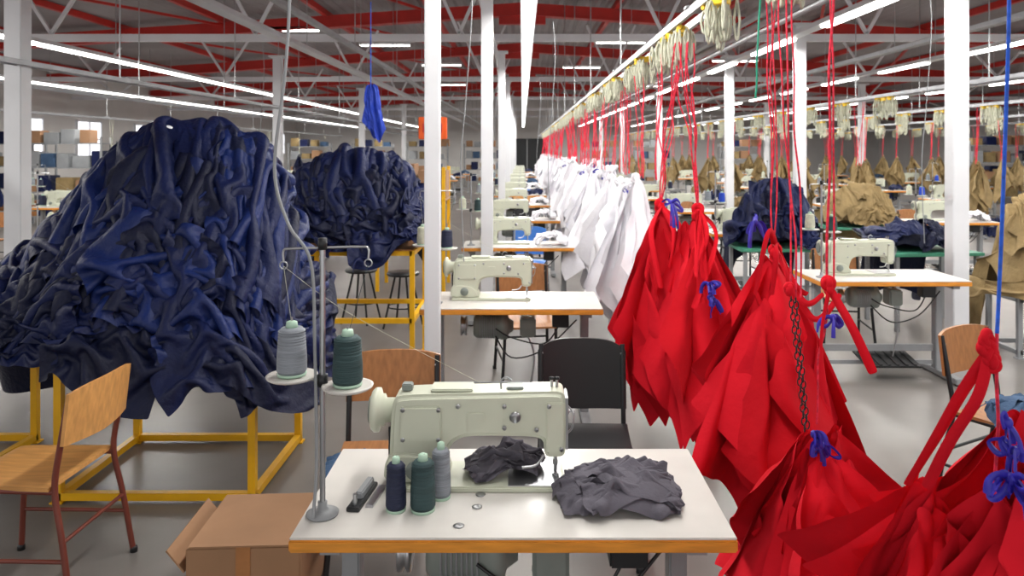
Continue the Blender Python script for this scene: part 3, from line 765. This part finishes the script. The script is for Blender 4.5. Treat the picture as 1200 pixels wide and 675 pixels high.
b=B(); b.box((0,0,0),(.38,.06,.3),'orange',bev=.01); b.box((0,-.035,0),(.26,.01,.12),'redp'); b.sq((0,.0,-.15),(0,.0,-2.0),.03,'yel'); b.obj('orange_sign',(-1.2,10,2.0))
b=B(); b.box((0,0,.72),(.9,.6,.03),'gtop',bev=.004)
for x in(-.4,.4):
    for y in(-.25,.25): b.sq((x,y,0),(x,y,.71),.035,'grey')
gt=b.mesh('green_work_table'); inst('green_work_table',gt,(4.3,9.6,0)); inst('green_work_table',gt,(2.6,7.6,0)); inst('green_work_table',gt,(-3.2,8.0,0)); inst('green_work_table',gt,(3.9,7.3,0),.1)
def gmesh(keys,s,W=.22,L=.9): 
    b=B(); rbunch(b,(0,0,0),W,L*.45,L*.5,keys,4,s,0,2.0,res=14); bunch(b,(0,0,0),W*.8,L,keys,2,s,0,2.0,nu=14,nv=16); knot(b,(0,0,.01),keys[0],.03,s)
    for i in range(3): b.tube([(R.uniform(-.04,.04),R.uniform(-.04,.04),.0),(R.uniform(-.08,.08),0,.9)],.005,'rstr' if s%2 else 'cream',5)
    return b.mesh('hanging_garments')
G={'k':gmesh(['khaki'],81),'n':gmesh(['navy','navy3'],82),'b':gmesh(['blue','navy2'],84),'w':gmesh(['wht'],86)}
i=0
for x,z,y0,ks in((4.7,2.38,10.5,'k-k----'),(7.2,2.38,11,'k---k-'),(10.2,2.38,13,'k--k-'),(-4.05,2.38,11,'--'),(-5.4,2.38,11,'-'),(-9.2,2.38,12,'-n--'),(13,2.38,15,'k-k-')):
    conveyor(x,z,1,38)
    y=y0
    while y<36:
        c=ks[i%len(ks)]; i+=1
        if c!='-': inst('hanging_garments',G[c],(x+R.uniform(-.1,.1),y,1.48),R.uniform(0,3))
        y+=.9
    if x<0: continue
    y=y0-1
    while y<32:
        for q in range(3): inst('cord_bundle',CAR[i%5],(x,y+.15*q,z-.01),i,(1.2,1.2,1.4)); i+=1
        y+=1.3
b=B()
b.lathe([(0,.5),(.15,.5),(.16,.515),(.15,.53),(0,.53)],(0,0,0),'black',24)
for a in range(4):
    t=a*math.pi/2+.5; b.tube([(.08*math.cos(t),.08*math.sin(t),.5),(.2*math.cos(t),.2*math.sin(t),0)],.01,'dark',8)
b.tube([(.15*math.cos(t*.5),.15*math.sin(t*.5),.2) for t in range(13)],.007,'dark',6,closed=True)
st=b.mesh('stool'); inst('stool',st,(-1.15,7.2,0)); inst('stool',st,(-1.6,7.4,0))

w=bpy.data.worlds.new('World'); sc.world=w; w.use_nodes=True
w.node_tree.nodes['Background'].inputs[0].default_value=(1,.97,.95,1); w.node_tree.nodes['Background'].inputs[1].default_value=.95
cd=bpy.data.cameras.new('Camera'); co=bpy.data.objects.new('Camera',cd); sc.collection.objects.link(co); sc.camera=co
co.location=(0,0,1.71); co.rotation_euler=(math.pi/2,0,0); cd.lens=26.19; cd.sensor_width=36; cd.shift_x=-.01; cd.shift_y=-.135
cd.clip_start=.05; cd.clip_end=200
cd.dof.use_dof=True; cd.dof.focus_distance=2.3; cd.dof.aperture_fstop=5.6
sc.view_settings.view_transform='Standard'
sc.view_settings.exposure=.24
